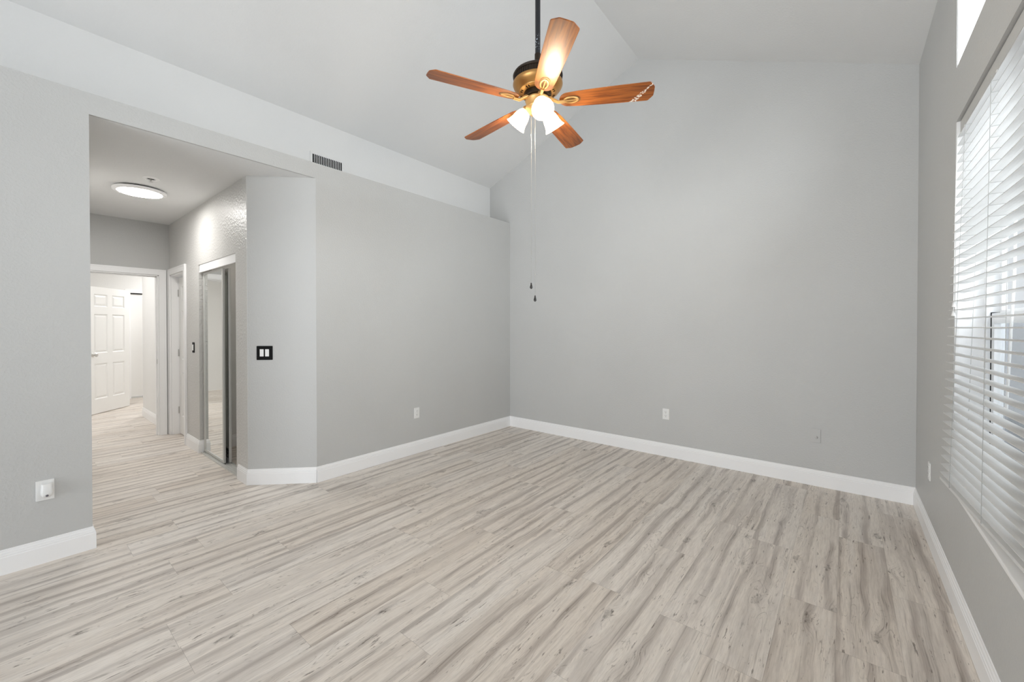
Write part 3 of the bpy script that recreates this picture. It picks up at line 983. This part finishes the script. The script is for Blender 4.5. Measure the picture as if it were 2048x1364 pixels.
root = empty('window_blind', (0.47, 2.17, ZBOT), 0, 'white slatted blind over the large window, foot swung out from the wall', 'window blind')
OFF = Vector((0.47, 2.17, ZBOT))


def rel(v):
    return Vector(v) - OFF


bm = BM()
box(bm, *(0.458 - .47, 0.508 - .47), Y_B - 2.17, Y_A - 2.17, 2.392 - ZBOT, 2.445 - ZBOT)
fin('headrail', bm, M['slat'], root, bevel=0.002)
bm = BM()
box(bm, 0.4510 - .47, 0.4575 - .47, Y_B - 2.17, Y_A - 2.17, 2.396 - ZBOT, 2.4505 - ZBOT)
vl = fin('valance', bm, M['painted_plate'], root, bevel=0.002)  # grey colour stands in for shade on its backlit front
for y in (2.985, 2.43, 1.95, 1.45):
    bm = BM(); box(bm, 0.4500 - .47, 0.480 - .47, y - 0.008 - 2.17, y + 0.008 - 2.17, 2.388 - ZBOT, 2.398 - ZBOT); fin('valance_clip', bm, M['plastic'], vl)
bm = BM()
ns = 40
for i in range(ns):
    z = ZBOT + 0.040 + i * (ZT - ZBOT - 0.052) / (ns - 1)
    secs = []
    for y in (Y_A, 2.65, 2.2, 1.75, Y_B):
        x0 = front_x(y, z)
        ring = []
        tilt = 0.0
        for t_, dz in ((0, 0), (0.25, 0.0022), (0.5, 0.003), (0.75, 0.0022), (1, 0)):
            ring.append((x0 + SW * t_, y, z + dz + 0.0013 + tilt * t_))
        for t_, dz in ((1, 0), (0.75, 0.0022), (0.5, 0.003), (0.25, 0.0022), (0, 0)):
            ring.append((x0 + SW * t_, y, z + dz - 0.0013 + tilt * t_))
        secs.append([bm.verts.new(rel(p)) for p in ring])
    for a_, b_ in zip(secs, secs[1:]):
        for k in range(10):
            bm.faces.new((a_[k], a_[(k + 1) % 10], b_[(k + 1) % 10], b_[k]))
    bm.faces.new(secs[0]); bm.faces.new(secs[-1])
fin('slats', bm, M['slat'], root)
bm = BM()
secs = []
for y in (Y_A, 2.65, 2.2, 1.75, Y_B):
    x0 = front_x(y, ZBOT)
    secs.append([bm.verts.new(rel(p)) for p in ((x0, y, ZBOT + 0.002), (x0, y, ZBOT + 0.016), (x0 + 0.025, y, ZBOT + 0.021), (x0 + SW, y, ZBOT + 0.016), (x0 + SW, y, ZBOT + 0.002), (x0 + 0.025, y, ZBOT - 0.002))])
for a_, b_ in zip(secs, secs[1:]):
    for k in range(6):
        bm.faces.new((a_[k], a_[(k + 1) % 6], b_[(k + 1) % 6], b_[k]))
bm.faces.new(secs[0]); bm.faces.new(secs[-1])
fin('bottom_rail', bm, M['slat'], root)
for y in (2.90, 2.455, 2.02, 1.60):
    bm = BM()
    tube(bm, [rel((front_x(y, z) - 0.0015, y, z)) for z in (2.395, 1.8, 1.2, ZBOT + 0.01)], 0.0011, 6)
    tube(bm, [rel((front_x(y, z) + SW + 0.0015, y, z)) for z in (2.395, 1.8, 1.2, ZBOT + 0.01)], 0.0011, 6)
    for i in range(ns):
        z = ZBOT + 0.038 + i * (ZT - ZBOT - 0.052) / (ns - 1)
        tube(bm, [rel((front_x(y, z), y, z - 0.001)), rel((front_x(y, z) + SW, y, z - 0.001))], 0.0007, 4)
    fin('ladder_cord', bm, M['cord'], root)
bm = BM()
tube(bm, [rel((0.505, 2.42, 2.39)), rel((0.502, 2.435, 1.6)), rel((0.498, 2.50, 1.05))], 0.0045, 8)
fin('tilt_wand', bm, M['plastic'], root)
# lift cords with tassels at the far end
for dy, zb in ((0.0, 1.535), (0.012, 1.49)):
    bm = BM()
    tube(bm, [rel((0.436, 3.035 + dy, 2.395)), rel((0.432, 3.042 + dy, 2.0)), rel((0.430, 3.048 + dy, zb))], 0.0009, 6)
    c = fin('lift_cord', bm, M['plastic'], root)
    bm = BM()
    lathe(bm, [(0.0, 0.0), (0.003, 0.0), (0.005, -0.012), (0.0085, -0.032), (0.0, -0.032)], 14, Matrix.Translation(rel((0.430, 3.048 + dy, zb))))
    fin('tassel', bm, M['plastic'], c, smooth_=True)

# ------------------------------------------------------------------ outside
bm = BM(); box(bm, 3.6, 3.8, -3, 9.0, -0.3, 2.0)
struct('wall_exterior', bm, M['stucco'])
bm = BM(); box(bm, T + 0.3, 12, -6, 12, -0.35, -0.3)
struct('ground_exterior', bm, M['lawn'])

# ------------------------------------------------------------------ ceiling fan
FC = Vector((-1.426, 1.9955, 0))
ZB = 2.736
zc = ZR - (FC.x - XRG) * sl
fan = empty('ceiling_fan', (FC.x, FC.y, zc), 0, 'five-blade ceiling fan with cherry blades and three lit frosted shades', 'ceiling fan')


def fz(z):
    return z - zc


bm = BM(); lathe(bm, [(0, 0.01), (0.068, 0.01), (0.070, -0.035), (0.060, -0.075), (0.030, -0.105), (0, -0.105)], 36); fin('canopy', bm, M['rod'], fan, smooth_=True)
bm = BM(); lathe(bm, [(0.0155, -0.09), (0.0155, fz(2.985))], 24); fin('downrod', bm, M['rod'], fan, smooth_=True)
bm = BM(); lathe(bm, [(0.0, fz(3.02)), (0.0185, fz(3.02)), (0.0185, fz(2.94)), (0.030, fz(2.93)), (0.030, fz(2.915)), (0, fz(2.915))], 28); fin('coupling', bm, M['dark_bronze'], fan, smooth_=True)
bm = BM()
lathe(bm, [(0.0, fz(2.921)), (0.06, fz(2.921)), (0.115, fz(2.912)), (0.143, fz(2.897)), (0.148, fz(2.888)), (0.146, fz(2.880)), (0.1415, fz(2.878)), (0.1415, fz(2.845))], 72)
for i in range(60):
    a = 2 * PI * i / 60
    box(bm, 0.1405, 0.1445, -0.0022, 0.0022, fz(2.846), fz(2.878), Matrix.Rotation(a, 4, 'Z'))
mh = fin('motor_housing', bm, M['dark_bronze'], fan, smooth_=True)
bm = BM()
lathe(bm, [(0.1415, fz(2.848)), (0.1465, fz(2.846)), (0.1475, fz(2.838)), (0.143, fz(2.826)), (0.133, fz(2.812)), (0.118, fz(2.800)), (0.114, fz(2.797)), (0.113, fz(2.794)),
           (0.104, fz(2.790)), (0.092, fz(2.7875)), (0.082, fz(2.787)), (0.080, fz(2.792)), (0.0, fz(2.792))], 72)
nf = len(bm.faces)
for i in range(10):       # small vent slots on the lower face
    R_ = Matrix.Rotation(2 * PI * (i + 0.5) / 10, 4, 'Z')
    for dy in (-0.008, 0.008):
        box(bm, 0.091, 0.104, dy - 0.0022, dy + 0.0022, fz(2.7865), fz(2.7895), R_)
bm.faces.ensure_lookup_table()
for f in bm.faces[nf:]:
    f.material_index = 1
lh = fin('lower_housing', bm, M['bronze'], fan, smooth_=True)
lh.data.materials.append(M['slot'])
bm = BM(); lathe(bm, [(0, fz(2.792)), (0.078, fz(2.792)), (0.080, fz(2.785)), (0.080, fz(2.762)), (0.074, fz(2.758)), (0, fz(2.758))], 60); fin('flywheel', bm, M['dark_bronze'], fan, smooth_=True)


def blade_outline():
    pts = []
    # root, rounded
    r0 = 0.128
    for k in range(13):
        a = PI / 2 + PI * k / 12
        pts.append((r0 + 0.050 + 0.050 * math.cos(a), 0.052 * math.sin(a)))
    low = [(0.24, -0.0580), (0.34, -0.0625), (0.48, -0.0665), (0.628, -0.0690), (0.636, -0.0670), (0.659, -0.036), (0.661, -0.030)]
    pts += low
    pts += [(0.662, 0.0)]
    pts += [(x, -y) for x, y in reversed(low)]
    return pts


PITCH = math.radians(-12.0)
for i in range(5):
    a = math.radians(28.5 + 72 * i)
    bm = BM()
    pts = blade_outline()
    t = 0.0055
    lo = [bm.verts.new((x, y, -t / 2)) for x, y in pts]; hi = [bm.verts.new((x, y, t / 2)) for x, y in pts]
    bm.faces.new(lo); bm.faces.new(hi)
    nn = len(pts)
    for k in range(nn):
        bm.faces.new((lo[k], lo[(k + 1) % nn], hi[(k + 1) % nn], hi[k]))
    b = fin('blade', bm, M['blade_chipped'] if i == 0 else M['blade'], fan, bevel=0.0015)
    b.location = (0, 0, fz(ZB)); b.rotation_euler = (PITCH, 0, a)
    if i == 0:
        b['label'] = 'cherry blade with white chipped finish near its tip'
    # blade iron: arm plus an oval medallion with an open centre on the underside
    bm = BM()
    Rp = Matrix.Rotation(-PITCH, 4, 'X')
    tube(bm, [Rp @ Vector((0.066, 0, 0.022)), Rp @ Vector((0.090, 0, 0.008)), Vector((0.122, 0, -0.012)), Vector((0.160, 0, -0.010))], [0.013, 0.010, 0.009, 0.010], 12)
    nseg = 36
    cx, ra, rb = 0.196, 0.046, 0.027
    r_out, r_mid, r_in, r_lo = [], [], [], []
    for k in range(nseg):
        q = 2 * PI * k / nseg
        c_, s_ = math.cos(q), math.sin(q)
        r_out.append(bm.verts.new((cx + ra * c_, rb * s_, -0.0035)))
        r_mid.append(bm.verts.new((cx + (ra - 0.003) * c_, (rb - 0.003) * s_, -0.0085)))
        r_lo.append(bm.verts.new((cx + (ra - 0.012) * c_, (rb - 0.011) * s_, -0.0085)))
        r_in.append(bm.verts.new((cx + (ra - 0.014) * c_, (rb - 0.013) * s_, -0.0035)))
    for p, q in ((r_out, r_mid), (r_mid, r_lo), (r_lo, r_in)):
        for k in range(nseg):
            bm.faces.new((p[k], p[(k + 1) % nseg], q[(k + 1) % nseg], q[k]))
    tube(bm, [(cx - ra + 0.004, 0, -0.008), (cx, 0, -0.0075), (cx + ra - 0.01, 0, -0.006)], [0.0055, 0.0050, 0.003], 10)
    nf = len(bm.faces)          # dark plate behind the medallion, painting in the shadow round it
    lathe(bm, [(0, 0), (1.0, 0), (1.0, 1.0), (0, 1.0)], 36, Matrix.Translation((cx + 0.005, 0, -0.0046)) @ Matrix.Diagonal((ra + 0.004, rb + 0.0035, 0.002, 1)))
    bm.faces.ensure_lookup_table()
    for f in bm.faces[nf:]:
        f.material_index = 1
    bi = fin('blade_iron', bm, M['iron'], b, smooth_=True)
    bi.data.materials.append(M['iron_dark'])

# light kit: switch housing, three arms, shades
bm = BM()
lathe(bm, [(0, fz(2.760)), (0.050, fz(2.760)), (0.072, fz(2.752)), (0.075, fz(2.744)), (0.071, fz(2.738)), (0.069, fz(2.705)), (0.073, fz(2.700)), (0.070, fz(2.692)), (0.050, fz(2.672)), (0.025, fz(2.664)), (0.010, fz(2.660)), (0.007, fz(2.652)), (0, fz(2.650))], 56)
kit = fin('light_kit', bm, M['iron'], fan, smooth_=True)
for az in (-43, 77, 197):
    a = math.radians(az)
    d = Vector((math.cos(a), math.sin(a), 0))
    n0 = d * 0.070 + Vector((0, 0, fz(2.706)))
    m0 = d * 0.142 + Vector((0, 0, fz(2.622)))
    ax = (m0 - n0).normalized(); ln = (m0 - n0).length
    q = Vector((0, 0, 1)).rotation_difference(ax).to_matrix().to_4x4()
    T_ = Matrix.Translation(n0) @ q
    bm = BM()
    tube(bm, [d * 0.050 + Vector((0, 0, fz(2.720))), d * 0.062 + Vector((0, 0, fz(2.716))), n0 - ax * 0.004], [0.010, 0.010, 0.014], 14)
    lathe(bm, [(0, -0.016), (0.018, -0.016), (0.025, -0.008), (0.027, 0.006), (0.024, 0.008), (0, 0.008)], 28, T_)
    fin('arm', bm, M['iron'], kit, smooth_=True)
    bm = BM()
    L_ = ln
    outp = [(0.022, 0.004), (0.027, 0.010), (0.036, 0.022), (0.0435, 0.040), (0.047, 0.058), (0.0495, 0.076), (0.054, 0.092), (0.061, L_ - 0.005), (0.0635, L_)]
    inp_ = [(r - 0.003, z) for r, z in reversed(outp)]
    lathe(bm, outp + inp_, 44, T_)
    sh = fin('lamp_shade', bm, M['shade'], kit, smooth_=True)
    bm = BM()
    lathe(bm, [(0, 0.006), (0.012, 0.010), (0.014, 0.026), (0.024, 0.046), (0.028, 0.062), (0.024, 0.078), (0.012, 0.088), (0, 0.090)], 28, T_)
    fin('bulb', bm, M['bulb'], kit, smooth_=True)
    # the lamp's own light
    l = bpy.data.lights.new('lamp_light', 'POINT'); l.energy = 7.5; l.color = (1.0, 0.82, 0.58); l.shadow_soft_size = 0.03
    o = bpy.data.objects.new('lamp_light', l); C.objects.link(o)
    o.location = Vector((FC.x, FC.y, zc)) + m0 + ax * 0.03

# pull chains
for px, dx, zt, zb in ((0, (-0.046, -0.002), 2.692, 1.668), (1, (0.003, -0.030), 2.668, 1.588)):
    x, y = dx
    bm = BM(); tube(bm, [(x, y, fz(zt)), (x, y, fz(zb))], 0.0011, 6)
    zj = zb + (0.150 if px == 0 else 0.125)
    lathe(bm, [(0, -0.004), (0.0028, -0.002), (0.0028, 0.002), (0, 0.004)], 10, Matrix.Translation((x, y, fz(zj))))
    ch = fin('pull_chain', bm, M['chain'], fan)
    bm = BM(); lathe(bm, [(0, 0.0), (0.0035, -0.001), (0.0045, -0.010), (0.0085, -0.026), (0.0080, -0.032), (0.004, -0.036), (0, -0.037)], 18, Matrix.Translation((x, y, fz(zb))))
    fin('pull_knob', bm, M['knob'], ch, smooth_=True)
